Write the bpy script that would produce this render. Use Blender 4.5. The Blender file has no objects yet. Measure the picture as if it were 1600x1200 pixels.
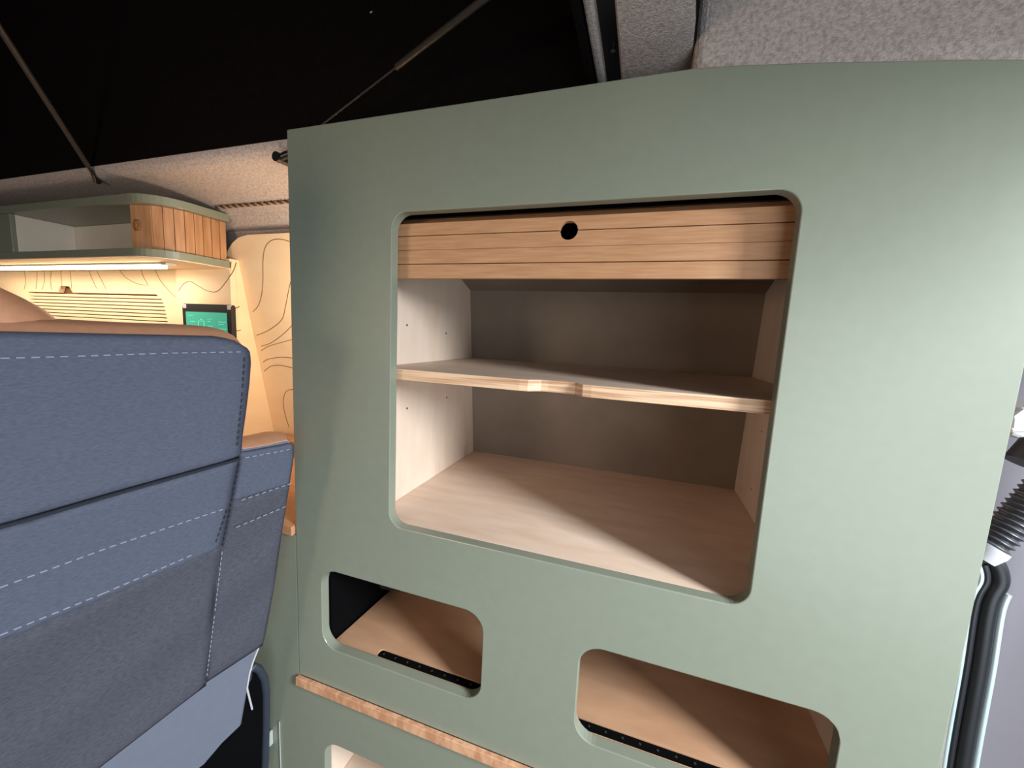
import bpy, bmesh, math, random
from mathutils import Vector, Matrix
random.seed(4)
scene = bpy.context.scene
col = scene.collection

# ------------------------------------------------------------------ camera
# world: x along the furniture front, y into the furniture, z up; camera at z = 0, floor at z = FLOOR
FOC = 611.83
AX = Vector((0.9473, 0.0845, -0.3091))      # world axes seen from the camera (right, down, forward)
AY = Vector((0.3169, -0.1039, 0.9427))
AZ = Vector((0.0476, -0.9910, -0.1252))
DIST = 0.5
FLOOR = -1.15
camd = bpy.data.cameras.new('camera')
cam = bpy.data.objects.new('camera', camd)
col.objects.link(cam)
right = Vector((AX[0], AY[0], AZ[0])).normalized()
down = Vector((AX[1], AY[1], AZ[1]))
down = (down - right * down.dot(right)).normalized()
fwd = right.cross(down)
if fwd.dot(Vector((AX[2], AY[2], AZ[2]))) < 0: fwd = -fwd
m3 = Matrix((right, -down, -fwd)).transposed()
cam.matrix_world = Matrix.Translation((0, -DIST, 0)) @ m3.to_4x4()
camd.sensor_width = 36.0
camd.lens = 36.0 * FOC / 1600.0
camd.clip_start = 0.01
scene.camera = cam

# ------------------------------------------------------------------ light
scene.view_settings.view_transform = 'Standard'
scene.view_settings.look = 'None'
scene.view_settings.exposure = 0.0
scene.view_settings.gamma = 1.0
scene.view_settings.use_curve_mapping = False
world = bpy.data.worlds.new('world')
scene.world = world
world.use_nodes = True
world.node_tree.nodes['Background'].inputs[0].default_value = (0.86, 0.95, 1.0, 1)
world.node_tree.nodes['Background'].inputs[1].default_value = 0.05

def area(name, loc, target, sx, sy, power, color):
    d = bpy.data.lights.new(name, 'AREA'); d.shape = 'RECTANGLE'; d.size = sx; d.size_y = sy
    d.energy = power; d.color = color
    o = bpy.data.objects.new(name, d); col.objects.link(o)
    o.location = loc
    o.rotation_euler = (Vector(target) - Vector(loc)).to_track_quat('-Z', 'Y').to_euler()
    return o
# daylight entering by the open door on the right, behind the camera
area('door_daylight', (1.70, -0.84, 0.62), (-0.1, 0.0, -0.2), 0.42, 0.95, 118, (0.90, 0.97, 1.0))
area('door_sky_light', (1.05, -1.45, -0.42), (0.55, 0.0, -0.36), 1.40, 1.35, 23, (0.86, 0.96, 1.0))
# added warm fill behind the camera, no lamp stands there
area('warm_fill_light', (-0.75, -1.15, 0.0), (-0.7, 0.1, 0.15), 0.25, 0.25, 4.5, (1.0, 0.78, 0.58))

# added warm light without a fixture, brightens the leaning board and felt
area('side_fill_light', (-0.575, 0.16, 0.02), (-1.0, 0.30, 0.05), 0.06, 0.06, 2.2, (1.0, 0.80, 0.56))

# ------------------------------------------------------------------ helpers
def ray(u, v):
    d = Vector((u - 800, v - 600, FOC))
    return Vector((d.dot(AX), d.dot(AY), d.dot(AZ)))
EYE = Vector((0, -DIST, 0))
def atY(u, v, y):
    d = ray(u, v); return EYE + d * ((y + DIST) / d.y)
def atX(u, v, x):
    d = ray(u, v); return EYE + d * (x / d.x)
def atZ(u, v, z):
    d = ray(u, v); return EYE + d * (z / d.z)
def lin(c):
    return tuple(((x / 255) / 12.92 if x / 255 <= 0.04045 else ((x / 255 + 0.055) / 1.055) ** 2.4) for x in c) + (1,)

def node_mat(name):
    m = bpy.data.materials.new(name); m.use_nodes = True
    nt = m.node_tree
    return m, nt, nt.nodes['Principled BSDF']
def mat(name, c, rough=0.5, metal=0.0, var=0.05, scale=30.0, bump=0.0, bscale=None, stretch=(1, 1, 1), c2=None, detail=4, spec=None, lo=0.3, hi=0.7):
    m, nt, b = node_mat(name)
    N = nt.nodes; L = nt.links
    tc = N.new('ShaderNodeTexCoord'); mp = N.new('ShaderNodeMapping'); mp.inputs['Scale'].default_value = stretch
    L.new(tc.outputs['Object'], mp.inputs['Vector'])
    nz = N.new('ShaderNodeTexNoise'); nz.inputs['Scale'].default_value = scale; nz.inputs['Detail'].default_value = detail
    L.new(mp.outputs['Vector'], nz.inputs['Vector'])
    rp = N.new('ShaderNodeValToRGB')
    a = lin(c)
    if c2 is None:
        lo_c = tuple(x * (1 - var) for x in a[:3]) + (1,); hi_c = tuple(min(1, x * (1 + var)) for x in a[:3]) + (1,)
    else:
        lo_c, hi_c = lin(c2), a
    rp.color_ramp.elements[0].position = lo; rp.color_ramp.elements[1].position = hi
    rp.color_ramp.elements[0].color = lo_c; rp.color_ramp.elements[1].color = hi_c
    L.new(nz.outputs['Fac'], rp.inputs['Fac']); L.new(rp.outputs['Color'], b.inputs['Base Color'])
    b.inputs['Roughness'].default_value = rough; b.inputs['Metallic'].default_value = metal
    if spec is not None: b.inputs['Specular IOR Level'].default_value = spec
    if bump:
        n2 = N.new('ShaderNodeTexNoise'); n2.inputs['Scale'].default_value = bscale or scale * 2; n2.inputs['Detail'].default_value = 3
        L.new(mp.outputs['Vector'], n2.inputs['Vector'])
        bp = N.new('ShaderNodeBump'); bp.inputs['Strength'].default_value = bump; bp.inputs['Distance'].default_value = 0.002
        L.new(n2.outputs['Fac'], bp.inputs['Height']); L.new(bp.outputs['Normal'], b.inputs['Normal'])
    return m
def emit(name, c, s):
    m, nt, b = node_mat(name)
    b.inputs['Base Color'].default_value = lin(c); b.inputs['Emission Color'].default_value = lin(c); b.inputs['Emission Strength'].default_value = s
    return m

M = {}
M['green'] = mat('sage_laminate', (128, 133, 119), 0.30, var=0.025, scale=60, bump=0.02, bscale=500)
M['ply'] = mat('birch_plywood', (226, 203, 186), 0.55, c2=(212, 184, 162), scale=9, stretch=(1.2, 5, 5), lo=0.25, hi=0.75)
M['ply_side'] = mat('birch_plywood_side', (226, 206, 190), 0.55, c2=(215, 191, 171), scale=7, stretch=(4, 4, 1.0), lo=0.25, hi=0.75)
M['ply_brown'] = mat('brown_plywood', (188, 148, 118), 0.55, c2=(170, 128, 98), scale=8, stretch=(1.2, 4, 4), lo=0.25, hi=0.75)
M['ply_back'] = mat('brown_back_board', (132, 117, 104), 0.7, c2=(116, 101, 89), scale=8, lo=0.3, hi=0.7)
M['ply_edge'] = mat('plywood_edge', (226, 190, 158), 0.6, c2=(178, 132, 98), scale=16, stretch=(0.5, 1, 26), lo=0.35, hi=0.6)
M['oak'] = mat('oak_veneer', (192, 145, 108), 0.5, c2=(170, 121, 84), scale=34, stretch=(0.6, 5, 9), lo=0.25, hi=0.75, bump=0.08, bscale=40, detail=7)
M['oak_v'] = mat('oak_veneer_upright', (186, 140, 102), 0.5, c2=(158, 112, 76), scale=12, stretch=(10, 10, 1.0), lo=0.3, hi=0.65, detail=6)
M['oak_strip'] = mat('oak_edge_strip', (208, 160, 126), 0.5, c2=(182, 130, 98), scale=60, stretch=(1.6, 2, 0.6), lo=0.38, hi=0.62, detail=5)
M['maple'] = mat('maple_wall_board', (240, 218, 188), 0.5, c2=(232, 205, 170), scale=6, stretch=(1.5, 1, 4), lo=0.2, hi=0.8)
M['white'] = mat('white_laminate', (215, 206, 194), 0.5, var=0.02)
M['felt'] = mat('grey_felt', (190, 178, 174), 0.95, c2=(154, 142, 138), scale=230, bump=0.8, bscale=520, lo=0.28, hi=0.62, detail=6, spec=0.1)
M['black_fabric'] = mat('black_canvas', (16, 12, 12), 0.95, var=0.15, scale=90, spec=0.05)
M['black'] = mat('black_plastic', (22, 22, 25), 0.45, var=0.1)
M['void_black'] = mat('matt_void_black', (7, 7, 8), 0.95, var=0.1, spec=0.05)  # near-black, also stands in for unlit space in cut-out and finger hole
M['dark_rubber'] = mat('black_rubber', (24, 25, 30), 0.38, var=0.1)
M['hose'] = mat('grey_black_hose', (66, 66, 72), 0.32, var=0.05)
M['rim'] = mat('navy_highlight', (44, 50, 62), 0.4, var=0.05)
M['strut'] = mat('strut_tube', (62, 58, 56), 0.4, metal=0.2, var=0.1)
M['chrome'] = mat('chrome', (190, 186, 182), 0.2, metal=1.0, var=0.03)
M['steel'] = mat('brushed_steel', (196, 202, 200), 0.35, metal=0.35, var=0.04)
M['body_grey'] = mat('grey_body_paint', (122, 119, 128), 0.35, var=0.06, scale=6)
M['body_light'] = mat('light_grey_plastic', (188, 186, 192), 0.45, var=0.03)
M['flange'] = mat('bare_flange', (190, 206, 210), 0.3, metal=0.4, var=0.03)
M['fabric'] = mat('slate_blue_fabric', (88, 92, 108), 0.9, c2=(76, 80, 95), scale=210, stretch=(1, 1, 3), bump=0.3, bscale=480, lo=0.3, hi=0.7, detail=6, spec=0.15)
M['fabric_dark'] = mat('charcoal_fabric', (80, 80, 90), 0.9, c2=(66, 66, 76), scale=200, stretch=(1, 1, 2.5), bump=0.25, bscale=480, lo=0.3, hi=0.7, spec=0.15)
M['shell'] = mat('slate_plastic', (102, 106, 122), 0.6, var=0.03, scale=80)
M['thread'] = mat('pale_thread', (136, 140, 160), 0.8, var=0.05)
M['thread_dark'] = mat('dark_thread', (40, 44, 62), 0.8, var=0.05)
M['crease'] = mat('crease_dark', (28, 30, 42), 0.9, var=0.05)
M['leather'] = mat('tan_leather', (198, 144, 112), 0.5, var=0.05, scale=120, bump=0.15, bscale=300)
M['screen'] = emit('teal_screen', (58, 158, 138), 0.55)
M['screen_line'] = emit('screen_marks', (120, 214, 190), 0.6)
M['led'] = emit('led_diffuser', (255, 232, 190), 9.0)
M['groove'] = mat('burnt_groove', (120, 82, 48), 0.8, var=0.1)
M['hole'] = mat('peg_hole_dark', (50, 34, 26), 0.9, var=0.1)
M['cord'] = mat('cord_twist', (150, 118, 92), 0.8, var=0.1)
M['cord2'] = mat('cord_twist_dark', (64, 44, 34), 0.8, var=0.1)
M['carpet'] = mat('floor_vinyl', (92, 88, 84), 0.8, var=0.1)

def empty(name, loc, label, cat, group=None):
    o = bpy.data.objects.new(name, None); col.objects.link(o); o.location = loc; o.empty_display_size = 0.05
    o['label'] = label; o['category'] = cat
    if group: o['group'] = group
    return o
def origin(p):
    v = Vector((0, 0, 0))
    while p is not None:
        v += p.location; p = p.parent
    return v
def link(name, bm, material, parent=None, smooth=False, bev=0.0, seg=2, label=None, ang=40):
    me = bpy.data.meshes.new(name)
    off = origin(parent)
    if bm.verts:
        bmesh.ops.recalc_face_normals(bm, faces=bm.faces[:])
    base = Vector((0, 0, 0))
    if parent is None:   # keep the origin near the shape
        xs = [v.co for v in bm.verts]
        base = Vector(((min(v.x for v in xs) + max(v.x for v in xs)) / 2, (min(v.y for v in xs) + max(v.y for v in xs)) / 2, min(v.z for v in xs)))
    for v in bm.verts: v.co -= (off + base)
    bm.to_mesh(me); bm.free()
    o = bpy.data.objects.new(name, me); col.objects.link(o)
    me.materials.append(material)
    o.location = base
    if parent is not None: o.parent = parent
    if smooth:
        for p in me.polygons: p.use_smooth = True
        me.set_sharp_from_angle(angle=math.radians(48))
    if bev:
        md = o.modifiers.new('bevel', 'BEVEL'); md.width = bev; md.segments = seg; md.limit_method = 'ANGLE'; md.angle_limit = math.radians(ang)
    if label: o['label'] = label
    return o
def tag(o, label, cat, group=None):
    o['label'] = label; o['category'] = cat
    if group: o['group'] = group
    return o
def struct(o, label=None, cat=None):
    o['kind'] = 'structure'
    if label: o['label'] = label
    if cat: o['category'] = cat
    return o
def bm_box(bm, x0, x1, y0, y1, z0, z1):
    vs = [bm.verts.new((x, y, z)) for z in (z0, z1) for y in (y0, y1) for x in (x0, x1)]
    for f in ((0, 1, 3, 2), (4, 6, 7, 5), (0, 4, 5, 1), (2, 3, 7, 6), (0, 2, 6, 4), (1, 5, 7, 3)):
        bm.faces.new([vs[i] for i in f])
    return vs
def box(name, x0, x1, y0, y1, z0, z1, material, parent=None, bev=0.001, label=None):
    bm = bmesh.new(); bm_box(bm, x0, x1, y0, y1, z0, z1)
    return link(name, bm, material, parent, bev=bev, label=label)
def rrect(x0, x1, z0, z1, r, n=8):
    out = []
    for cx, cz, a0 in ((x1 - r, z0 + r, -90), (x1 - r, z1 - r, 0), (x0 + r, z1 - r, 90), (x0 + r, z0 + r, 180)):
        for i in range(n + 1):
            a = math.radians(a0 + 90 * i / n); out.append((cx + r * math.cos(a), cz + r * math.sin(a)))
    return out
def bm_plate(bm, outline, holes, frame):
    """flat plate with holes; frame(a, b, d) -> world point, d = 0 front, 1 back"""
    es = []
    for lp in [outline] + list(holes):
        vs = [bm.verts.new(frame(a, b, 0)) for a, b in lp]
        for i in range(len(vs)): es.append(bm.edges.new((vs[i], vs[(i + 1) % len(vs)])))
    r = bmesh.ops.triangle_fill(bm, use_beauty=True, use_dissolve=False, edges=es)
    fs = [g for g in r['geom'] if isinstance(g, bmesh.types.BMFace)]
    dv = frame(0, 0, 1) - frame(0, 0, 0)
    r2 = bmesh.ops.extrude_face_region(bm, geom=fs, use_keep_orig=True)
    bmesh.ops.translate(bm, vec=dv, verts=[g for g in r2['geom'] if isinstance(g, bmesh.types.BMVert)])
def plateY(name, outline, holes, y0, y1, material, parent=None, bev=0.0012, **k):
    bm = bmesh.new(); bm_plate(bm, outline, holes, lambda a, b, d: Vector((a, y0 + (y1 - y0) * d, b)))
    return link(name, bm, material, parent, bev=bev, **k)
def plateZ(name, outline, holes, z0, z1, material, parent=None, bev=0.0008, **k):
    bm = bmesh.new(); bm_plate(bm, outline, holes, lambda a, b, d: Vector((a, b, z0 + (z1 - z0) * d)))
    return link(name, bm, material, parent, bev=bev, **k)
def bm_tube(bm, pts, rad, n=10, caps=True):
    pts = [Vector(p) for p in pts]
    rs = rad if isinstance(rad, (list, tuple)) else [rad] * len(pts)
    rings = []; ref = None
    for i, p in enumerate(pts):
        t = (pts[min(i + 1, len(pts) - 1)] - pts[max(i - 1, 0)]).normalized()
        if ref is None:
            ref = Vector((0, 0, 1)) if abs(t.z) < 0.9 else Vector((1, 0, 0))
        a = (ref - t * ref.dot(t)).normalized(); ref = a; b = t.cross(a)
        rings.append([bm.verts.new(p + (a * math.cos(2 * math.pi * k / n) + b * math.sin(2 * math.pi * k / n)) * rs[i]) for k in range(n)])
    for i in range(len(rings) - 1):
        for k in range(n):
            bm.faces.new((rings[i][k], rings[i][(k + 1) % n], rings[i + 1][(k + 1) % n], rings[i + 1][k]))
    if caps:
        bm.faces.new(rings[0][::-1]); bm.faces.new(rings[-1])
def tube(name, pts, rad, material, parent=None, n=10, smooth=True, **k):
    bm = bmesh.new(); bm_tube(bm, pts, rad, n)
    return link(name, bm, material, parent, smooth=smooth, **k)
def smooth_path(pts, n=6):
    """Catmull-Rom through the points"""
    pts = [Vector(p) for p in pts]; out = []
    for i in range(len(pts) - 1):
        p0 = pts[max(i - 1, 0)]; p1 = pts[i]; p2 = pts[i + 1]; p3 = pts[min(i + 2, len(pts) - 1)]
        for k in range(n):
            t = k / n
            out.append(0.5 * ((2 * p1) + (p2 - p0) * t + (2 * p0 - 5 * p1 + 4 * p2 - p3) * t * t + (3 * p1 - p0 - 3 * p2 + p3) * t ** 3))
    out.append(pts[-1]); return out
def bm_sweep(bm, prof, x0, x1, nx=1):
    """profile (y, z) polyline swept along x"""
    rows = []
    for i in range(nx + 1):
        x = x0 + (x1 - x0) * i / nx
        rows.append([bm.verts.new((x, y, z)) for y, z in prof])
    for i in range(nx):
        for k in range(len(prof) - 1):
            bm.faces.new((rows[i][k], rows[i + 1][k], rows[i + 1][k + 1], rows[i][k + 1]))
def solid(o, t, off=1.0):
    md = o.modifiers.new('solid', 'SOLIDIFY'); md.thickness = t; md.offset = off; return o

# ================================================================== SETTING
struct(box('floor', -2.6, 1.3, -1.5, 0.6, FLOOR - 0.03, FLOOR, M['carpet'], bev=0), 'dark vinyl van floor', 'floor')

# felt headliner on the furniture side: roof edge, then curving down the side wall
prof = [(0.074, 0.326), (0.077, 0.318), (0.083, 0.311), (0.10, 0.304), (0.18, 0.294), (0.225, 0.281), (0.252, 0.262), (0.276, 0.232), (0.292, 0.19), (0.34, -0.05), (0.40, -0.36)]
pv = smooth_path([(0, a, b) for a, b in prof], 4); prof = [(p.y, p.z) for p in pv]
bm = bmesh.new(); bm_sweep(bm, [q for q in prof if q[1] < 0.2325], -2.6, -0.44, 40)
o = link('wall_felt', bm, M['felt'], smooth=True); solid(o, 0.006, 1)
struct(o, 'grey felt side wall behind the maple boards', 'wall')
bm = bmesh.new(); bm_sweep(bm, [q for q in prof if q[1] > 0.2315], -2.6, -0.44, 40)
o = link('ceiling', bm, M['felt'], smooth=True); solid(o, 0.006, 1)
struct(o, 'grey felt headliner above the maple kitchen wall', 'headliner')
bm = bmesh.new(); bm_sweep(bm, [q for q in prof if q[1] > 0.29], -0.44, -0.10, 8)
o = link('ceiling_rear', bm, M['felt'], smooth=True); solid(o, 0.006, 1)
struct(o, 'grey felt roof edge behind the green cabinet', 'headliner')

# pop-top: black canvas box above the roof opening
bm = bmesh.new()
X0, X1, Y0, Y1, Z0, Z1 = -2.6, -0.092, -1.5, 0.072, 0.325, 1.25
bm_box(bm, X0, X1, Y1, Y1 + 0.01, Z0, Z1)
bm_box(bm, X1 - 0.004, X1 + 0.004, Y0, Y1, Z0, Z1)
bm_box(bm, X0 - 0.01, X0, Y0, Y1, Z0, Z1)
bm_box(bm, X0, X1, Y0 - 0.01, Y0, Z0, Z1)
bm_box(bm, X0, X1, Y0, Y1, Z1, Z1 + 0.01)
struct(link('ceiling_canvas', bm, M['black_fabric']), 'black pop-top canvas above the roof opening', 'canvas')

# rear edge of the roof opening: felt lip, black channel, felt, lower felt lobe
def lipx(name, x0, x1, z0, z1, y0, y1, m, bev=0.003):
    return box(name, x0, x1, y0, y1, z0, z1, m, bev=bev)
struct(lipx('trim_1', -0.086, -0.076, 0.330, 0.36, -1.5, 0.16, M['felt']), 'narrow felt lip along the rear edge of the roof opening', 'trim')
struct(lipx('trim_2', -0.076, -0.056, 0.345, 0.37, -1.5, 0.20, M['black'], 0), 'black channel beside the narrow felt lip', 'channel')
bm = bmesh.new()
rows = []
xs = [(-0.056, 0.37), (-0.056, 0.335), (-0.053, 0.328), (-0.03, 0.327), (0.0, 0.332), (0.018, 0.336), (0.022, 0.338)]
XE = atY(1083, 107, 0.0185).x
for y in [-0.5 + 0.7 * i / 10 for i in range(11)]:
    xr_ = XE - 0.0004 - (0.11 * (0.0185 - y) if y < 0.0185 else 0)
    f_ = max(0.02, (xr_ + 0.056) / (0.022 + 0.056))
    rows.append([bm.verts.new((-0.056 + (x + 0.056) * f_, y, z)) for x, z in xs])
for i in range(10):
    for k in range(len(xs) - 1): bm.faces.new((rows[i][k], rows[i][k + 1], rows[i + 1][k + 1], rows[i + 1][k]))
struct(link('ceiling_step', bm, M['felt'], smooth=True), 'shaded felt strip between black channel and lower headliner', 'headliner')
# upright felt board just behind the cabinet top, and the felt roof beside the door
YP = 0.0185
xe = atY(1083, 107, YP).x
bm = bmesh.new()
bm_plate(bm, [(xe, 0.21), (0.85, 0.16), (0.85, 0.75), (xe, 0.75)], [], lambda a, b, d: Vector((a, YP + 0.15 * d, b)))
struct(link('ceiling_pad', bm, M['felt'], bev=0.012, seg=4, smooth=False), 'light grey felt board above the green cabinet', 'headliner')
struct(box('ceiling_side', -0.05, 0.55, -1.5, -0.30, 0.385, 0.40, M['felt'], bev=0.003), 'grey felt roof panel beside the door opening', 'headliner')
struct(box('ceiling_shade_beam', 0.58, 0.63, -1.2, 0.0, 0.275, 0.75, M['felt'], bev=0.006), 'added felt beam out of view that shades the green cabinet top', 'shade beam')  # unseen beam, added to keep daylight off the upper panel
struct(box('ceiling_roof', -0.088, 0.84, -0.28, 0.30, 0.752, 0.765, M['black_fabric'], bev=0), 'dark roof skin above the felt board', 'roof')
# screw in the black channel
t = empty('channel_screw', (-0.064, 0.02, 0.338), 'small bright screw in the black channel at the roof edge', 'screw')
tube('head', [(-0.064, 0.02, 0.346), (-0.064, 0.02, 0.341)], 0.003, M['chrome'], t)
tube('shank', [(-0.064, 0.02, 0.356), (-0.064, 0.02, 0.346)], 0.0015, M['chrome'], t)

# van side wall board, leaning in towards the top, with engraved contour lines
def yS(z): return 0.267 + 0.185 * (0.17 - z)
def atS(u, v):
    d = ray(u, v); k = (yS(0) + DIST) / (d.y + 0.185 * d.z); return EYE + d * k
arch = [atS(*p) for p in ((352, 402), (356, 390), (363, 379), (372, 371), (385, 367), (400, 366))]
outl = [(-1.03, -0.35), (-0.46, -0.35), (-0.46, arch[-1].z)] + [(p.x, p.z) for p in arch[::-1]] + [(-1.10, arch[0].z - 0.03), (-1.10, 0.10), (-1.03, 0.0)]
bm = bmesh.new()
bm_plate(bm, outl, [], lambda a, b, d: Vector((a, yS(b) + 0.012 * d, b)))
wall_s = struct(link('wall_side', bm, M['maple'], bev=0.001), 'leaning maple wall board engraved with contour lines', 'wall')
def ribbon(pts, nrm, w):
    """thin flat strip along pts, lying on a surface with normal nrm"""
    bm = bmesh.new(); nrm = Vector(nrm).normalized(); prev = None
    for i, p in enumerate(pts):
        t = (pts[min(i + 1, len(pts) - 1)] - pts[max(i - 1, 0)]).normalized(); s = nrm.cross(t).normalized() * w / 2
        q = [bm.verts.new(p + s + nrm * 0.0005), bm.verts.new(p - s + nrm * 0.0005), bm.verts.new(p - s - nrm * 0.001), bm.verts.new(p + s - nrm * 0.001)]
        if prev:
            for a in range(4): bm.faces.new((prev[a], prev[(a + 1) % 4], q[(a + 1) % 4], q[a]))
        prev = q
    return bm
nS = (0, -1, -0.185)
for pts in [[(460, 380), (440, 374), (424, 376), (414, 388), (411, 410), (411, 440), (408, 465), (402, 480), (395, 487)],
            [(458, 425), (452, 450), (446, 480), (440, 500), (420, 516), (401, 524)],
            [(462, 502), (445, 520), (425, 535), (408, 541)], [(466, 528), (440, 535), (420, 541), (408, 548)],
            [(462, 560), (440, 558), (420, 561), (411, 566)], [(462, 576), (440, 571), (424, 572), (413, 580)],
            [(462, 608), (448, 611), (443, 625), (445, 645), (452, 668)]]:
    P_ = smooth_path([atS(*p) for p in pts], 5)
    link('engraved_line', ribbon(P_, nS, 0.0016), M['groove'], wall_s)

# kitchen wall (vented board and tablet board)
YW = 0.262
ventTL, ventTR = atY(44, 456, YW), atY(243, 455, YW)
zvt = ventTL.z; xvl, xvr = ventTL.x, ventTR.x
wall_k = struct(plateY('wall_back', [(-2.6, -0.35), (-1.03, -0.35), (-1.03, 0.150), (-2.6, 0.150)],
    [[(xvl, -0.20), (xvr + 0.06, -0.20), (xvr + 0.058, -0.1), (xvr + 0.042, zvt - 0.075), (xvr + 0.034, zvt - 0.035), (xvr + 0.022, zvt - 0.010), (xvr, zvt),
      (-1.735, zvt), (-1.752, zvt + 0.02), (-1.80, zvt + 0.02), (-1.815, zvt), (xvl, zvt)]], YW, YW + 0.015, M['maple'], bev=0.0015), 'maple kitchen wall board with slatted vent recess', 'wall')
box('vent_backing', xvl - 0.02, xvr + 0.08, YW + 0.016, YW + 0.02, -0.21, zvt + 0.03, M['groove'], wall_k, bev=0)
pitch = 0.0105
for i in range(20):
    z1 = zvt - 0.004 - i * pitch
    f = min(1, max(0, (zvt - z1) / 0.075))
    box('slat', xvl, xvr + 0.012 + 0.03 * math.sqrt(f), YW + 0.003, YW + 0.014, z1 - pitch + 0.0026, z1, M['maple'], wall_k, bev=0.001)
nK = (0, -1, 0)
for pts in [[(38, 420), (40, 440), (38, 452)], [(58, 420), (58, 435), (56, 452)], [(68, 420), (70, 436), (66, 453)], [(81, 420), (79, 438), (81, 453)], [(95, 420), (97, 452)],
            [(110, 420), (112, 452)], [(138, 420), (146, 440), (152, 452)], [(150, 420), (160, 440), (166, 452)], [(187, 422), (197, 434), (214, 443), (230, 446)],
            [(220, 420), (224, 432), (232, 446)], [(242, 420), (250, 437), (262, 452), (274, 464)]]:
    link('engraved_line', ribbon(smooth_path([atY(*p, YW) for p in pts], 4), nK, 0.0013), M['groove'], wall_k)
YT = 0.246
xl, xr = atY(277, 470, YT).x, -1.018
tb = empty('tablet_board', (xl, YT, -0.35), 'maple board carrying the tablet beside the slatted vent', 'wall board')
box('board', xl, xr, YT, YT + 0.0155, -0.35, 0.158, M['maple'], tb, bev=0.0008)
bm = bmesh.new(); bm_plate(bm, [(YT + 0.0157, -0.35), (yS(-0.35) + 0.002, -0.35), (yS(0.158) + 0.002, 0.158), (YT + 0.0157, 0.158)], [], lambda a, b, d: Vector((xr - 0.012 * d, a, b)))
link('side_board', bm, M['maple'], tb, bev=0.0005)
for pts in [[(279, 454), (288, 443), (298, 440), (310, 447), (326, 455), (340, 455), (352, 442), (364, 424), (369, 410)],
            [(362, 484), (374, 479)], [(365, 518), (376, 516)]]:
    link('engraved_line', ribbon(smooth_path([atY(*p, YT) for p in pts], 5), nK, 0.0015), M['groove'], tb)
bd = box('base_ledge', -1.017, -0.56, 0.30, 0.352, -0.349, -0.318, M['oak'], None, bev=0.001)
tag(bd, 'oak ledge at the foot of the leaning maple board', 'ledge')

# grey body metal behind the cabinet's right edge
bm = bmesh.new(); rows = []
for x, y in ((0.36, 0.46), (0.42, 0.30), (0.47, 0.24), (0.53, 0.22), (0.60, 0.20), (0.70, 0.12), (0.85, 0.05)):
    rows.append([bm.verts.new((x, y, z)) for z in (FLOOR, -0.7, -0.45, -0.3, -0.15, 0.0, 0.2)])
for i in range(len(rows) - 1):
    for k in range(6): bm.faces.new((rows[i][k], rows[i + 1][k], rows[i + 1][k + 1], rows[i][k + 1]))
o = link('wall_rear', bm, M['body_grey'], smooth=True); solid(o, 0.004, -1)
struct(o, 'grey painted body metal beyond the cabinet', 'body panel')

# ================================================================== TALL GREEN CABINET
cab = empty('tall_cabinet', (-0.10, 0.2, -0.65), 'tall sage green cabinet with a big rounded niche and small cut-outs', 'cabinet')
T = 0.017
top = [(0.3405, 0.2578), (0.2977, 0.2632), (0.25, 0.2705), (0.2054, 0.2762), (0.15, 0.2838), (0.0976, 0.2900), (0.06, 0.2942), (0.027, 0.2967), (-0.549, 0.2967)]
niche = rrect(-0.3575, 0.1445, -0.3095, 0.1650, 0.024)
s1 = rrect(-0.4940, -0.1912, -0.5635, -0.4155, 0.031)
s2 = rrect(-0.0470, 0.2520, -0.5645, -0.4165, 0.031)
plateY('front_panel', [(-0.549, -0.638), (0.3405, -0.638)] + top, [niche, s1, s2], 0.0, T, M['green'], cab, bev=0.0013)
XL, XR = -0.403, 0.213
YB = lambda z: 0.429 - 0.132 * (z + 0.31)
def side_board(name, x0, x1):
    pts = [(T + 0.0003, -0.3252), (YB(-0.31) + 0.002, -0.3252), (0.376, 0.10), (0.328, 0.118), (0.20, 0.20), (0.05, 0.262), (T + 0.0003, 0.262)]
    bm = bmesh.new(); bm_plate(bm, pts, [], lambda a, b, d: Vector((x0 + (x1 - x0) * d, a, b)))
    return link(name, bm, M['ply_side'], cab, bev=0.0005)
sl = side_board('side_board', XL - 0.015, XL)
sr = side_board('side_board', XR, XR + 0.015)
plateZ('niche_floor', [(XL + 0.0003, T + 0.0003), (XR - 0.0003, T + 0.0003), (XR - 0.0003, 0.4285), (XL + 0.0003, 0.4285)], [], -0.3252, -0.3102, M['ply'], cab)
bm = bmesh.new()
bk = [(YB(-0.31), -0.3252), (0.375, 0.10), (0.328, 0.118), (0.20, 0.20), (0.05, 0.26)]
bm_sweep(bm, bk, XL + 0.0004, XR - 0.0004)
o = link('back_board', bm, M['ply_back'], cab, label='dark brown back board'); solid(o, 0.004, 1)
# shelf with finger scallop
ZS = -0.0615; YF = 0.021
fr = [(XL + 0.0005, YF), (-0.160, YF), (-0.148, YF + 0.0015), (-0.140, YF + 0.008), (-0.132, YF + 0.0145), (-0.122, YF + 0.016), (-0.094, YF + 0.016), (-0.084, YF + 0.0145), (-0.078, YF + 0.008), (-0.072, YF + 0.0015), (-0.060, YF), (XR - 0.0005, YF)]
shelf = plateZ('shelf', fr + [(XR - 0.0005, 0.394), (XL + 0.0005, 0.394)], [], ZS - 0.0165, ZS, M['ply'], cab, bev=0.0006)
shelf.data.materials.append(M['ply_edge'])
for p in shelf.data.polygons:
    if abs(p.normal.z) < 0.5: p.material_index = 1
shelf['label'] = 'plywood shelf with a finger scallop'
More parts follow.
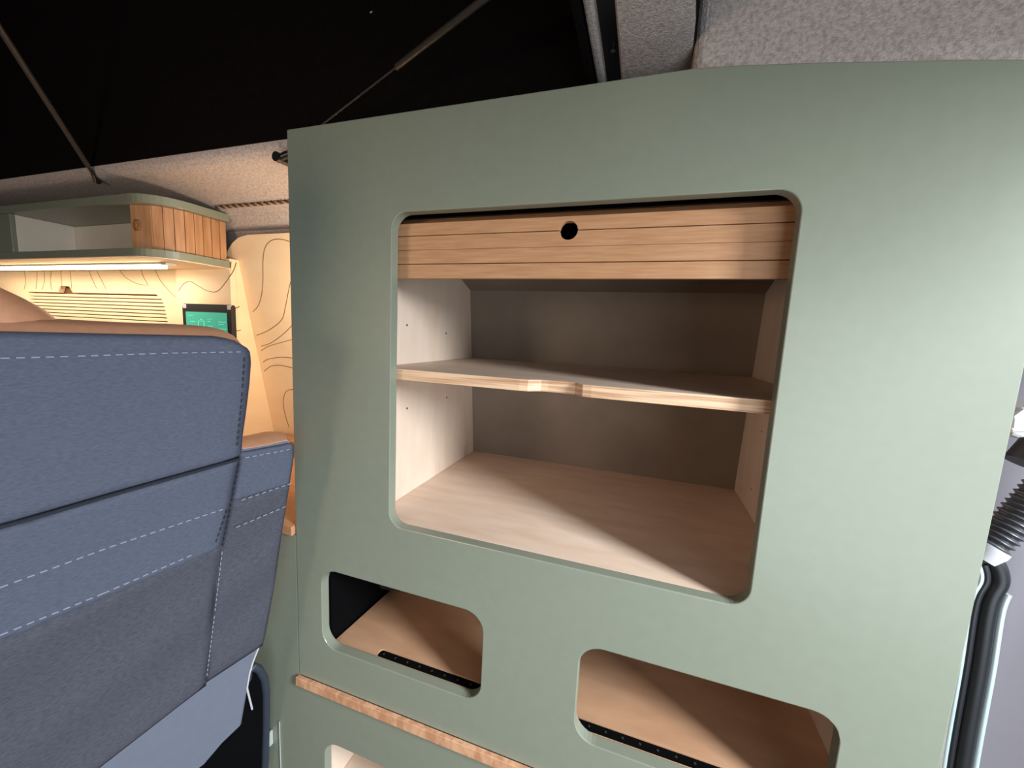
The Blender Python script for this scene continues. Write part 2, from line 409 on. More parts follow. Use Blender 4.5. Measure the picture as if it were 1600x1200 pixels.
# tenons and peg holes in the side boards
def tenon(x, s, y, w, h):
    bm = bmesh.new(); r = w / 2
    out = [(y - r, -0.3098), (y + r, -0.3098)] + [(y + r * math.cos(math.radians(a)), -0.3098 + h - r + r * math.sin(math.radians(a))) for a in range(0, 181, 20)]
    bm_plate(bm, out, [], lambda a, b, d: Vector((x + s * (0.0006 - 0.002 * d), a, b)))
    return bm
for y in (0.235, 0.375): link('tenon', tenon(XL, 1, y, 0.020, 0.030), M['ply'], sl, bev=0.0003)
link('tenon', tenon(XR, -1, 0.375, 0.020, 0.030), M['ply'], sr, bev=0.0003)
for u, v in ((636, 508), (697, 521), (636, 638), (698, 621)):
    p = atX(u, v, XL); tube('peg_hole', [p + Vector((-0.002, 0, 0)), p + Vector((0.0003, 0, 0))], 0.0022, M['hole'], sl, n=8)
for u, v in ((1190, 674), (1174, 764)):
    p = atX(u, v, XR); tube('peg_hole', [p + Vector((0.002, 0, 0)), p + Vector((-0.0003, 0, 0))], 0.0018, M['hole'], sr, n=8)

# lower compartment behind the small cut-outs
fl = [(-0.484, T + 0.0003), (0.2945, T + 0.0003), (0.2945, 0.45), (-0.462, 0.45)]
slot = rrect(-0.395, 0.235, 0.0176, 0.0345, 0.007, 4)
plateZ('compartment_floor', fl, [slot], -0.579, -0.564, M['ply_brown'], cab)
box('compartment_side', 0.295, 0.310, T + 0.0003, 0.45, -0.63, -0.33, M['ply_side'], cab)
box('compartment_back', -0.545, 0.31, 0.4503, 0.455, -0.63, -0.33, M['ply_back'], cab, label='dark brown back board')
rail = box('slot_rail', -0.3945, 0.2345, 0.0178, 0.0343, -0.5788, -0.5662, M['void_black'], cab, bev=0.001, label='black perforated rail under the slot')
for i in range(26):
    x = -0.385 + i * 0.0238
    tube('rivet', [(x, 0.027, -0.5664), (x, 0.027, -0.5655)], 0.0016, M['strut'], rail, n=8)
# black box added in place of the dark void inside the cut-out
eb = empty('dark_void_box', (-0.515, 0.15, -0.58), 'black box added for the dark void inside the upper left cut-out, with cable gland', 'dark box')
box('dark_block', -0.545, -0.4875, 0.019, 0.40, -0.58, -0.345, M['void_black'], eb, bev=0.004)
tube('cable_gland', [(-0.488, 0.165, -0.542), (-0.465, 0.165, -0.540), (-0.445, 0.166, -0.541)], [0.014, 0.014, 0.010], M['hole'], eb)
tube('cable', smooth_path([(-0.446, 0.166, -0.541), (-0.42, 0.18, -0.545), (-0.40, 0.24, -0.556), (-0.42, 0.32, -0.556)], 5), 0.006, M['black'], eb)

# tambour shutter, rolled almost fully up
tam = empty('tambour_shutter', (-0.095, 0.025, 0.0755), 'oak tambour shutter with round finger hole at the niche top', 'shutter')
zz = [0.0768, 0.0983, 0.1188, 0.1392, 0.1578]
hx, hz, hr = -0.1056, 0.1392, 0.0120
for i in range(4):
    a, b = zz[i] + (0.0001 if i in (2,) else 0.0005), zz[i + 1] - (0.0001 if i in (1,) else 0.0005)
    if i == 2:
        out = [(XL + 0.003, a), (XR - 0.003, a), (XR - 0.003, b)] + [(hx + hr * math.cos(math.radians(t)), min(b, hz + hr * math.sin(math.radians(t)))) for t in range(0, -181, -15)] + [(XL + 0.003, b)]
    elif i == 3:
        out = [(XL + 0.003, a)] + [(hx + hr * math.cos(math.radians(t)), max(a, hz + hr * math.sin(math.radians(t)))) for t in range(180, -1, -15)] + [(XR - 0.003, a), (XR - 0.003, b), (XL + 0.003, b)]
    else:
        out = [(XL + 0.003, a), (XR - 0.003, a), (XR - 0.003, b), (XL + 0.003, b)]
    plateY('slat', out, [], 0.0295, 0.0375, M['oak'], tam, bev=0.0007 if i in (0, 1) else 0.0005)
for i in range(4):
    y0 = 0.0205 + 0.001; ang = math.radians(52 + 14 * i)
    if i == 0: py, pz = 0.0400, 0.1575
    bm = bmesh.new()
    dy, dz = math.sin(ang) * 0.0195, math.cos(ang) * 0.0195; ny, nz_ = math.cos(ang) * 0.007, -math.sin(ang) * 0.007
    vs = [bm.verts.new((x, y, z)) for x in (XL + 0.003, XR - 0.003) for y, z in ((py, pz), (py + dy, pz + dz), (py + dy + ny, pz + dz + nz_), (py + ny, pz + nz_))]
    for f in ((0, 1, 2, 3), (7, 6, 5, 4), (0, 4, 5, 1), (1, 5, 6, 2), (2, 6, 7, 3), (3, 7, 4, 0)): bm.faces.new([vs[k] for k in f])
    link('slat', bm, M['oak'], tam, bev=0.0005)
    py += dy * 1.03; pz += dz * 1.03

box('shade_board', XL + 0.004, XR - 0.004, 0.075, 0.078, 0.105, 0.235, M['void_black'], tam, bev=0, label='black board standing in for the shade behind the slats')  # added black board, keeps the view through the finger hole dark

# ================================================================== LOW UNIT, OAK STRIP, WORKTOP
low = empty('low_unit', (-0.9, 0.2, FLOOR), 'long low sage green kitchen unit under the oak strip', 'cabinet')
s3 = rrect(-0.4930, -0.1912, -0.905, -0.7535, 0.031)
s4 = rrect(-0.0470, 0.2520, -0.905, -0.7535, 0.031)
plateY('front_panel', [(-2.3, FLOOR + 0.001), (0.3405, FLOOR + 0.001), (0.3405, -0.6555), (-0.5503, -0.6555), (-0.5503, -0.3675), (-2.3, -0.3675)], [s3, s4], 0.0006, T, M['green'], low, bev=0.0004)
box('side_board', -0.5290, -0.5150, T + 0.0003, 0.44, FLOOR + 0.02, -0.66, M['ply_side'], low)
box('inner_floor', -0.5145, 0.325, T + 0.0003, 0.44, -0.925, -0.910, M['ply'], low)
box('back_board', -0.5145, 0.325, 0.4405, 0.446, FLOOR + 0.02, -0.66, M['ply'], low)
box('side_board', 0.3255, 0.3400, T + 0.0003, 0.44, FLOOR + 0.02, -0.66, M['ply_side'], low)
box('unit_top', -0.5285, 0.3400, T + 0.0003, 0.44, -0.6555, -0.642, M['ply'], low)
st = box('oak_strip', -0.5495, 0.3405, -0.0075, 0.0, -0.6552, -0.6383, M['oak_strip'], None, bev=0.0008)
tag(st, 'oak edge strip between the tall cabinet and the low unit', 'strip')
lp = box('door_edge_trim', -0.6012, -0.5992, -0.0015, 0.0, -1.10, -0.757, M['steel'], low, bev=0.0003, label='thin bright metal door edge')
lt = box('latch', -0.6215, -0.6175, -0.008, -0.0002, -0.812, -0.782, M['steel'], low, bev=0.0008, label='small metal latch')
bm = bmesh.new(); bm_plate(bm, [(-0.644, -0.806), (-0.6225, -0.812), (-0.6225, -0.788)], [], lambda a, b, d: Vector((a, -0.004 + 0.0038 * d, b)))
link('latch_wedge', bm, M['steel'], low, bev=0.0005)
wt = box('worktop', -2.3, -0.5525, -0.006, 0.41, -0.3670, -0.3502, M['oak'], None, bev=0.0015)
tag(wt, 'oak worktop behind the grey seat', 'worktop')

# ================================================================== OVERHEAD LOCKER
lk = empty('overhead_locker', (-1.5, 0.17, 0.13), 'sage green overhead locker with rounded end and upright oak slats', 'locker')
YLF, YLB = 0.082, 0.250
def locker_out(ins, xl0):
    xe, R = -1.018 - ins, 0.075
    pts = [(xl0, YLF + ins)]
    cx, cy = xe - R, YLF + ins + R
    for i in range(11):
        a = math.radians(-90 + 90 * i / 10); pts.append((cx + R * math.cos(a), cy + R * math.sin(a)))
    return pts + [(xe, YLB), (xl0, YLB)]
plateZ('top_board', locker_out(0, -2.3), [], 0.2475, 0.2655, M['green'], lk, bev=0.001)
plateZ('bottom_board', locker_out(0, -2.3), [], 0.1335, 0.1505, M['green'], lk, bev=0.001)
plateZ('underside', locker_out(0.0015, -2.3), [], 0.1318, 0.1334, M['maple'], lk, bev=0, label='pale maple underside')
box('partition', -1.595, -1.577, 0.096, 0.210, 0.1507, 0.2473, M['white'], lk, label='white partition board')
box('face_post', -1.80, -1.5765, 0.086, 0.0955, 0.1507, 0.2473, M['green'], lk, label='sage green face board')
box('back_board', -2.3, -1.06, 0.2103, 0.216, 0.1507, 0.2473, M['white'], lk, label='white back board')
# upright slats round the end
path = []
o_ = locker_out(0.014, -1.115)[:-1]
dist = [0]
pp = [Vector((a, b, 0)) for a, b in o_]
for i in range(1, len(pp)): dist.append(dist[-1] + (pp[i] - pp[i - 1]).length)
def along(s):
    for i in range(1, len(pp)):
        if dist[i] >= s: return pp[i - 1].lerp(pp[i], (s - dist[i - 1]) / (dist[i] - dist[i - 1]))
    return pp[-1]
s = 0.0; first = None
while s < dist[-1] - 0.01:
    w = 0.052 if s == 0 else 0.0195
    a, b = along(s + 0.0006), along(min(s + w - 0.0006, dist[-1]))
    d = (b - a).normalized(); n = Vector((d.y, -d.x, 0)) * 0.007
    bm = bmesh.new()
    for z in (0.1508, 0.2472):
        for q in (a, b, b - n, a - n): bm.verts.new((q.x, q.y, z))
    bm.verts.ensure_lookup_table(); v = bm.verts
    for f in ((0, 1, 2, 3), (7, 6, 5, 4), (0, 4, 5, 1), (1, 5, 6, 2), (2, 6, 7, 3), (3, 7, 4, 0)): bm.faces.new([v[k] for k in f])
    sl_ = link('slat', bm, M['oak_v'], lk, bev=0.0006)
    if first is None:
        first = sl_
        c = along(0.018); bm = bmesh.new()
        pts = [(c.x + 0.0085 * math.cos(k * math.pi / 8), c.y - 0.0006, 0.203 + 0.0115 * math.sin(k * math.pi / 8)) for k in range(17)]
        bm_tube(bm, pts, 0.0012, 6, caps=False); link('finger_ring', bm, M['groove'], first, smooth=True)
        tube('knob', [(c.x + 0.002, c.y + 0.001, 0.203), (c.x + 0.002, c.y - 0.003, 0.203)], 0.004, M['oak_v'], first)
    s += w
# LED strip under the locker
led = empty('led_strip', (-1.6, 0.205, 0.124), 'glowing warm LED strip under the overhead locker', 'LED strip')
box('channel', -2.3, -1.115, 0.150, 0.170, 0.1278, 0.1317, M['steel'], led, bev=0.0005)
box('diffuser', -2.3, -1.12, 0.153, 0.167, 0.1195, 0.1277, M['led'], led, bev=0.0008)
box('end_cap', -1.1148, -1.095, 0.149, 0.171, 0.1255, 0.1317, M['steel'], led, bev=0.001)
la = area('led_light', (-1.60, 0.160, 0.1185), (-1.60, 0.160, -1), 0.95, 0.010, 2.3, (1.0, 0.80, 0.60)); la.parent = None

# tablet
YA = YT - 0.012
tl, tr = atY(284.5, 474, YA), atY(361, 478, YA)
tab = empty('tablet', ((tl.x + tr.x) / 2, YA, tl.z - 0.13), 'black control tablet with teal screen on the maple board', 'tablet')
plateY('body', rrect(tl.x, tr.x, tl.z - 0.125, tl.z, 0.008), [], YA, YT - 0.0002, M['black'], tab, bev=0.0015)
w_ = tr.x - tl.x
plateY('screen', rrect(tl.x + 0.013, tr.x - 0.016, tl.z - 0.115, tl.z - 0.021, 0.002, 3), [], YA - 0.0006, YA + 0.001, M['screen'], tab, bev=0)
def mark(x0, x1, z0, z1): box('screen_mark', tl.x + x0, tl.x + x1, YA - 0.0012, YA - 0.0005, tl.z - z1, tl.z - z0, M['screen_line'], tab, bev=0)
bx0 = 0.060
mark(bx0, bx0 + 0.022, 0.044, 0.0452); mark(bx0, bx0 + 0.0012, 0.044, 0.070); mark(bx0 + 0.0208, bx0 + 0.022, 0.044, 0.070); mark(bx0 + 0.007, bx0 + 0.015, 0.040, 0.0412)
for k, (a, b, z) in enumerate(((0.095, 0.112, 0.038), (0.095, 0.106, 0.044), (0.095, 0.114, 0.056), (0.135, 0.160, 0.044), (0.135, 0.155, 0.050), (0.135, 0.162, 0.062), (0.022, 0.042, 0.030), (0.030, 0.048, 0.046))):
    mark(a, b, z, z + 0.0012)
for (a, c) in (((tl.x + 0.001, tl.x + 0.016), 1), ((tr.x - 0.014, tr.x - 0.001), 2)):
    box('corner_bumper', a[0], a[1], YA - 0.001, YA + 0.004, tl.z - 0.013, tl.z - 0.001, M['body_light'], tab, bev=0.002)

# twisted cord along the headliner seam
pA, pB = atY(338, 324, 0.226), atY(470, 313, 0.226)
def hel(ph, n=150):
    out = []
    for i in range(n + 1):
        t = i / n; p = pA.lerp(pB, t); a = ph + t * 2 * math.pi * 13
        out.append(p + Vector((0, math.cos(a) * 0.0022, math.sin(a) * 0.0022)))
    return out
cd = empty('twisted_cord', pA, 'twisted brown cord along the headliner seam beside the locker', 'cord')
tube('strand', hel(0), 0.0024, M['cord'], cd, n=6)
tube('strand', hel(math.pi), 0.0024, M['cord2'], cd, n=6)

# ================================================================== GAS STRUTS
def strut_thing(label, base, mid, topp, r1, r2, matb, base_r):
    t = empty('gas_strut', base, label, 'gas strut', 'pop-top gas struts')
    base, mid, topp = Vector(base), Vector(mid), Vector(topp)
    tube('rod', [base, mid], r1, matb, t); tube('cylinder', [mid, mid + (topp - mid) * 0.01, topp], [r1, r2, r2], M['strut'], t)
    tube('ball_end', [base - (mid - base).normalized() * 0.006, base, base + (mid - base).normalized() * 0.016], [base_r * 0.7, base_r, base_r * 0.6], M['chrome'], t)
    return t
b1 = atY(152, 282, 0.088); t1 = atY(0, 45, -0.10); e1 = b1 + (t1 - b1) * 1.9
strut_thing('long gas strut ending on the felt above the overhead locker', b1, b1 + (t1 - b1) * 0.12, e1, 0.0035, 0.0050, M['strut'], 0.0075)
b2 = atY(440, 243, 0.068); m2 = atY(617, 107, 0.0); t2 = atY(755, 0, -0.05); e2 = m2 + (t2 - m2) * 2.6
g2 = strut_thing('gas strut with thick cylinder rising behind the green cabinet', b2, m2, e2, 0.0012, 0.0042, M['strut'], 0.004)
bk_ = empty('strut_bracket', b2, 'black strut bracket on the felt beside the cabinet corner', 'bracket')
tube('stem', [b2 + Vector((-0.004, -0.004, -0.006)), b2 + Vector((0.035, 0.005, 0.008))], 0.006, M['dark_rubber'], bk_)
tube('pivot', [b2 + Vector((-0.003, -0.010, -0.005)), b2 + Vector((-0.003, 0.022, -0.003))], 0.0085, M['dark_rubber'], bk_)
hk = empty('canvas_hook', (-0.32, 0.0, 0.40), 'small bright hook hanging in the dark pop-top', 'hook')
hp = atY(577, 8, -0.02); hk.location = hp
tube('shank', [hp + Vector((0, 0, 0.05)), hp + Vector((0, 0, -0.004))], 0.0011, M['chrome'], hk)
tube('bend', smooth_path([hp + Vector((0, 0, -0.004)), hp + Vector((0.002, 0, -0.009)), hp + Vector((0.005, 0, -0.008))], 4), 0.0011, M['chrome'], hk)

# ================================================================== SEAT
SA, SR = math.radians(19), math.radians(12)
dW = Vector((math.sin(SA), math.cos(SA), 0)); nH = Vector((math.cos(SA), -math.sin(SA), 0))
dT = nH * math.sin(SR) + Vector((0, 0, math.cos(SR))); dN = dW.cross(dT).normalized()
if dN.dot(nH) < 0: dN = -dN
SP = atX(458, 690, -0.48)
def S(u, v, w=0.0): return SP + dW * u + dT * v + dN * w
def seat_uv(px, py, w=0.0):
    o0 = SP + dN * w; d = ray(px, py); k = (o0 - EYE).dot(dN) / d.dot(dN); q = EYE + d * k - o0
    return q.dot(dW), q.dot(dT)
seat = empty('seat', (SP.x - 0.25, SP.y - 0.25, FLOOR), 'slate blue fabric backed van seat with tan leather front', 'seat')
UC = -0.262                                    # centre line of the seat back
def mirror(pts): return [(2 * UC - u, v) for u, v in pts[::-1]]
up_r = [seat_uv(*p) for p in ((230, 526), (300, 527), (340, 529), (362, 533), (378, 541), (387, 553), (388, 570), (386, 600), (380, 650), (375, 685), (374, 702))]
low_r = [seat_uv(*p) for p in ((390, 701), (420, 696), (445, 690), (454, 689), (459, 696), (459, 712), (452, 760), (440, 835), (428, 920), (415, 990), (407, 1020))]
btm_r = [seat_uv(*p) for p in ((397, 1045), (391, 1085), (382, 1135), (352, 1165), (322, 1200))]
half = up_r + low_r + btm_r
full = half + [(UC, btm_r[-1][1] - 0.03)] + mirror(half) + [(UC, up_r[0][1] + 0.001)]
def offset_outline(pts, d):
    n = len(pts); out = []
    area_ = sum(pts[i][0] * pts[(i + 1) % n][1] - pts[(i + 1) % n][0] * pts[i][1] for i in range(n))
    sg = 1 if area_ > 0 else -1
    for i in range(n):
        a = Vector(pts[i - 1]); c = Vector(pts[(i + 1) % n]); t = (c - a).normalized()
        nn = Vector((t.y, -t.x)) * sg
        out.append((pts[i][0] + nn.x * d, pts[i][1] + nn.y * d))
    return out
def loft(name, outline, levels, material, parent, cap0=True, cap1=True, rise=None, shoulder=None, **k):
    """levels: (w, outset)"""
    bm = bmesh.new(); rings = []
    for i_, (w, d) in enumerate(levels):
        oo = offset_outline(outline, d) if d else outline
        rings.append([bm.verts.new(S(u, v + ((rise[i_] * max(0, min(1, (v + 0.03) / 0.03)) + (shoulder[i_] if abs(v) < 0.03 else 0)) if rise else 0), w)) for u, v in oo])
    n = len(outline)
    for i in range(len(rings) - 1):
        for q in range(n): bm.faces.new((rings[i][q], rings[i][(q + 1) % n], rings[i + 1][(q + 1) % n], rings[i + 1][q]))
    for c, r in ((cap0, rings[0]), (cap1, rings[-1])):
        if c:
            es = [bm.edges.get((r[i], r[(i + 1) % n])) for i in range(n)]
            bmesh.ops.triangle_fill(bm, use_beauty=True, edges=es)
    return link(name, bm, material, parent, **k)
# leather front body (thick), fabric back cover, flap, pocket, lower shell
hi = [q for q in up_r + low_r if q[1] > -0.13]
front_out = hi + mirror(hi)
loft('leather_front', front_out, [(-0.008, -0.002), (-0.020, 0.003), (-0.040, 0.004), (-0.070, 0.002), (-0.095, -0.006), (-0.108, -0.02)], M['leather'], seat, smooth=True, rise=[0.0, 0.001, 0.001, -0.003, -0.010, -0.022], shoulder=[0, -0.003, -0.008, -0.013, -0.016, -0.018])
lo_r = [q for q in low_r + btm_r[:1] if q[1] < -0.10]
loft('leather_side', lo_r + mirror(lo_r), [(-0.0125, -0.004), (-0.018, 0.0), (-0.030, -0.004)], M['leather'], seat, smooth=True)
loft('lower_shell', full, [(-0.0118, -0.006), (-0.007, -0.003), (-0.0045, -0.006)], M['shell'], seat, bev=0)
def face_out(o):
    if sum(p.normal.dot(dN) * p.area for p in o.data.polygons) < 0: o.data.flip_normals()
def interp(pts, x):
    pts = sorted(pts)
    if x <= pts[0][0]: return pts[0][1]
    for (a, b), (c, d) in zip(pts, pts[1:]):
        if x <= c: return b + (d - b) * (x - a) / (c - a + 1e-9)
    return pts[-1][1]
def patch(name, right_pts, left_u, topf, botf, w0, bulge, material, parent, nu=40, nv=30, wr=None, edge=0.10, thick=0.004):
    """cloth patch between left_u and a right edge u(v)"""
    rp = [(v, u) for u, v in right_pts]
    bm = bmesh.new(); g = []
    for j in range(nv + 1):
        t = j / nv; row = []
        for i in range(nu + 1):
            s_ = i / nu
            um = left_u + (interp(rp, botf(left_u) * (1 - t) + topf(left_u) * t) - left_u) * s_
            v = botf(um) * (1 - t) + topf(um) * t
            u = left_u + (interp(rp, v) - left_u) * s_
            e = min(1, (1 - s_) / edge) * min(1, t / edge) * min(1, (1 - t) / edge)
            w = w0 + bulge * math.sin(min(1, e) * math.pi / 2)
            if wr: w += wr(u, v) * min(1, e * 1.5)
            row.append(bm.verts.new(S(u, v, w)))
        g.append(row)
    for j in range(nv):
        for i in range(nu): bm.faces.new((g[j][i], g[j][i + 1], g[j + 1][i + 1], g[j + 1][i]))
    o = link(name, bm, material, parent, smooth=True); face_out(o); solid(o, thick, -1); return o
LU = -0.52
crease = [seat_uv(0, 822), seat_uv(186, 768), seat_uv(372, 716)]; crease = [(-0.6, crease[0][1])] + crease + [(0.1, crease[-1][1])]
cr = lambda u: interp(crease, u)
topv = lambda u: interp([(u_, v_) for u_, v_ in up_r[:5]] + [(-0.6, up_r[0][1] - 0.004), (-0.1, up_r[3][1])], u)
patch('upper_cover', [(u + 0.003, v + 0.002) for u, v in up_r[4:]], LU, lambda u: up_r[0][1] + 0.0025 if u < up_r[2][0] else interp(up_r[2:6], u) + 0.0025, lambda u: cr(u) + 0.0006, 0.0, 0.007, M['fabric'], seat, edge=0.05, thick=0.012)
hem = [seat_uv(0, 1000), seat_uv(150, 938), seat_uv(350, 853)]; hem = [(-0.6, hem[0][1])] + hem + [(0.1, hem[-1][1])]
hm = lambda u: interp(hem, u)
flapR = [seat_uv(373, 716), seat_uv(362, 775), seat_uv(347, 853)]
patch('pocket_flap', flapR, LU, lambda u: cr(u) - 0.0006, hm, 0.0005, 0.0055, M['fabric'], seat, edge=0.04)
low_hem = [seat_uv(406, 1008), seat_uv(290, 1095), seat_uv(155, 1200)]; low_hem = [(-0.6, low_hem[2][1] - 0.04)] + low_hem[::-1] + [(0.05, low_hem[0][1] + 0.01)]
lh = lambda u: interp(low_hem, u)
random.seed(11)
wv = [(random.uniform(-9, 9) + 30, random.uniform(20, 55), random.uniform(0, 6.28), random.uniform(0.0005, 0.0012)) for _ in range(6)]
wrinkle = lambda u, v: max(-0.0015, sum(a * math.sin(kx * u * 0.8 - ky * v + p) for kx, ky, p, a in wv))
patch('seat_pocket', flapR[1:] + [seat_uv(335, 920), seat_uv(322, 1070)], LU, lambda u: hm(u) + 0.004, lambda u: lh(u), 0.0005, 0.0022, M['fabric_dark'], seat, wr=wrinkle, edge=0.04)
# side wing: fabric band above, dark wrinkled cloth below
wingT = [seat_uv(376, 707), seat_uv(420, 701), seat_uv(457, 692)]
wing_r = low_r[3:]
def wing(name, ta, tb, ba, bb, m, w0, wr=None, nv=24, bulge=0.003):
    """between the inner stitch line and the outer seat edge"""
    inn = [(v, u) for u, v in [seat_uv(374, 700), seat_uv(372, 725), seat_uv(362, 775), seat_uv(347, 853), seat_uv(335, 920), seat_uv(322, 1070)]]
    out = [(v, u) for u, v in wing_r]
    bm = bmesh.new(); g = []
    for j in range(nv + 1):
        t = j / nv; row = []
        for i in range(15):
            s_ = i / 14
            v = (ba + (bb - ba) * s_) * (1 - t) + (ta + (tb - ta) * s_) * t
            a, b = interp(inn, v), interp(out, v)
            u = a + (b - a) * s_
            e = min(1, s_ / 0.12, (1 - s_) / 0.12, t / 0.06 if t < 0.5 else (1 - t) / 0.06)
            w = w0 + bulge * math.sin(max(0, e) * math.pi / 2) + (wr(u, v) * e if wr else 0)
            row.append(bm.verts.new(S(u, v, w)))
        g.append(row)
    for j in range(nv):
        for i in range(14): bm.faces.new((g[j][i], g[j][i + 1], g[j + 1][i + 1], g[j + 1][i]))
    o = link(name, bm, m, seat, smooth=True); face_out(o); solid(o, 0.004, -1); return o
v_a = seat_uv(372, 776)[1]; v_b = seat_uv(453, 752)[1]
wing('side_wing', seat_uv(376, 706)[1], seat_uv(456, 691)[1], v_a - 0.004, v_b - 0.004, M['fabric'], 0.0005, bulge=0.0045)
wing('side_pocket', v_a, v_b, seat_uv(330, 1062)[1], seat_uv(407, 1010)[1], M['fabric_dark'], 0.0005, wr=wrinkle, nv=34, bulge=0.0022)
tube('crease', [S(u, cr(u), 0.0030) for u in [LU + (flapR[0][0] - LU) * i / 20 for i in range(21)]], 0.0022, M['crease'], seat, n=6)  # dark tube drawn along the fold line
# stitching
def stitches(paths, m, w, dash=0.0050, gap=0.0036, r=0.0007):
    bm = bmesh.new()
    for pts in paths:
        q = [seat_uv(*p) for p in pts]; q = [Vector((a, b, 0)) for a, b in q]
        for a, b in zip(q, q[1:]):
            L_ = (b - a).length; d = (b - a) / L_; s_ = 0
            while s_ + dash < L_:
                p0 = a + d * s_; p1 = a + d * (s_ + dash)
                bm_tube(bm, [S(p0.x, p0.y, w), S(p1.x, p1.y, w)], r, 5)
                s_ += dash + gap
    o = link('stitching', bm, m, seat); o['kind'] = 'stuff'; return o
stitches([[(0, 556), (120, 553), (250, 549), (376, 547)]], M['thread'], 0.0079)
stitches([[(379, 556), (376, 610), (368, 695)]], M['thread_dark'], 0.0079)
stitches([[(0, 912), (170, 850), (346, 792)], [(0, 986), (160, 922), (300, 862)]], M['thread'], 0.0064)
stitches([[(353, 793), (334, 846)]], M['thread_dark'], 0.0066, r=0.0008)
stitches([[(372, 722), (362, 775), (347, 850)]], M['thread_dark'], 0.0062)
stitches([[(346, 860), (334, 960), (322, 1055)]], M['thread'], 0.0030)
stitches([[(380, 712), (455, 698)], [(374, 778), (452, 752)], [(366, 820), (450, 785)]], M['thread'], 0.0070)
# headrest: tan bump rising from the seat top
hr_half = [seat_uv(*p, -0.06) for p in ((118, 560), (98, 512), (72, 491), (35, 471), (0, 455))]
hr_half = hr_half[:-1] + [hr_half[-1]]
u5, v5 = hr_half[-1]
hr_half += [(u5 - 0.012, v5 + 0.03), (u5 - 0.016, v5 + 0.09), (u5 - 0.026, v5 + 0.13), (u5 - 0.045, v5 + 0.145)]
UH = u5 - 0.10
hr_out = [(u, v) for u, v in hr_half] + [(UH, hr_half[-1][1] + 0.004)] + [(2 * UH - u, v) for u, v in hr_half[::-1]]
loft('headrest', hr_out, [(-0.020, -0.030), (-0.026, -0.016), (-0.036, -0.006), (-0.052, 0.0), (-0.075, 0.001), (-0.095, -0.006), (-0.108, -0.02)], M['leather'], seat, smooth=True)
# seat cushion, pedestal, dark side mechanism
def seat_box(name, u0, u1, w0, w1, z0, z1, m, bev):
    bm = bmesh.new(); b0 = SP + dT * (-0.5)
    vs = []
    for z in (z0, z1):
        for w in (w0, w1):
            for u in (u0, u1): q = b0 + dW * u + nH * w; vs.append(bm.verts.new((q.x, q.y, z)))
    for f in ((0, 1, 3, 2), (4, 6, 7, 5), (0, 4, 5, 1), (2, 3, 7, 6), (0, 2, 6, 4), (1, 5, 7, 3)): bm.faces.new([vs[i] for i in f])
    return link(name, bm, m, seat, bev=bev, seg=4, smooth=False)
seat_box('seat_cushion', -0.50, -0.22, -0.46, -0.06, -0.80, -0.66, M['leather'], 0.03)
seat_box('pedestal', -0.46, -0.24, -0.42, -0.08, FLOOR + 0.001, -0.80, M['black'], 0.01)
side = [seat_uv(*p, -0.016) for p in ((386, 1060), (388, 1046), (395, 1040), (404, 1044), (412, 1058), (415, 1080), (415, 1130), (413, 1200))]
ub, vb = side[-1]
side += [(ub - 0.004, vb - 0.01), (ub - 0.20, vb - 0.01), (side[0][0] - 0.16, side[0][1] - 0.17), (side[0][0] - 0.10, side[0][1] - 0.10)]
tube('cover_highlight', [S(u, v, -0.014) for u, v in side[:8]], 0.0065, M['rim'], seat, n=10)  # highlight on the cover's rounded edge, put in as a lighter navy tube
loft('side_cover', side, [(-0.012, -0.008), (-0.014, -0.002), (-0.018, 0.0), (-0.026, 0.0), (-0.030, -0.004)], M['void_black'], seat, smooth=True)
tube('piping', [S(*seat_uv(*p, -0.006), -0.006) for p in ((404, 1012), (396, 1032), (390, 1052), (386, 1075), (390, 1092), (394, 1108))], 0.0016, M['body_light'], seat, n=6)
bm = bmesh.new()
bm_tube(bm, [S(*seat_uv(*p, -0.02), -0.02) for p in ((388, 1130), (384, 1140), (382, 1150))], 0.003, 8)
link('recline_lever', bm, M['steel'], seat, smooth=True)

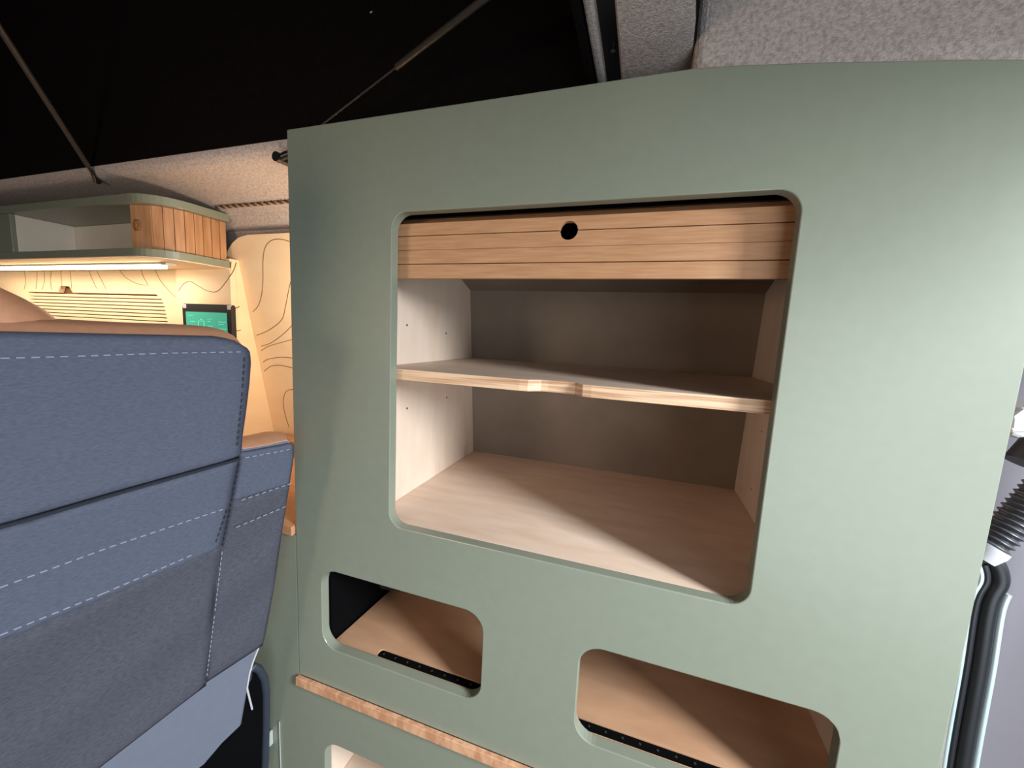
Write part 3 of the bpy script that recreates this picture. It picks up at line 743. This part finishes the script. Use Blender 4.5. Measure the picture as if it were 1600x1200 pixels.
# ================================================================== REAR DETAILS AT THE RIGHT
hz_ = empty('corrugated_hose', atY(1570, 815, 0.10), 'black corrugated wiring hose right of the cabinet edge', 'hose')
hpth = smooth_path([atY(*p, 0.07) for p in ((1672, 715), (1632, 762), (1600, 797), (1570, 828), (1546, 850))], 40)
L_ = [0]
for i in range(1, len(hpth)): L_.append(L_[-1] + (hpth[i] - hpth[i - 1]).length)
tube('ribbed_tube', hpth, [0.0150 + 0.0016 * math.sin(2 * math.pi * l / 0.0064) for l in L_], M['hose'], hz_, n=20)
e0, e1 = hpth[-1], hpth[-1] + (hpth[-1] - hpth[-4]).normalized() * 0.018
tube('cuff', [e0, e0.lerp(e1, 0.3), e1], [0.0180, 0.0182, 0.015], M['body_light'], hz_, n=18, label='pale grey cuff')
g0 = atY(1622, 752, 0.10); tube('grommet', [g0 + Vector((-0.004, 0.0, 0.016)), g0 + Vector((0.006, 0.004, 0.040))], [0.026, 0.023], M['black'], hz_, n=18)
sealp = smooth_path([atY(*p, 0.075) for p in ((1536, 868), (1546, 872), (1556, 888), (1558, 908), (1546, 930), (1538, 960), (1526, 1040), (1508, 1140), (1496, 1215), (1470, 1400), (1420, 1750))], 6)
sl2 = empty('door_seal', atY(1496, 1215, 0.075), 'black rubber door seal beside the cabinet edge', 'seal')
tube('rubber_profile', sealp, 0.0095, M['dark_rubber'], sl2, n=12)
tube('inner_lip', [p + Vector((-0.0125, -0.004, 0)) for p in sealp[10:]], 0.004, M['dark_rubber'], sl2, n=8)
tube('metal_flange', [p + Vector((0.0115, -0.003, 0)) for p in sealp[22:]], 0.0035, M['flange'], sl2, n=8, label='bright metal flange')
tube('inner_flange', [p + Vector((-0.0185, -0.006, 0)) for p in sealp[10:]], 0.0028, M['flange'], sl2, n=8, label='bright metal flange')
tr_ = empty('trim_cover', atY(1600, 680, 0.12), 'white moulded trim cover at the right picture edge', 'trim cover')
pts = [atY(*p, 0.12) for p in ((1583, 650), (1600, 638), (1660, 625), (1700, 690), (1640, 692), (1600, 688), (1578, 680))]
plateY('cover', [(p.x, p.z) for p in pts], [], 0.12, 0.16, M['body_light'], tr_, bev=0.004)
tube('rib', [atY(1580, 672, 0.118), atY(1660, 668, 0.118)], 0.0025, M['white'], tr_, n=8)
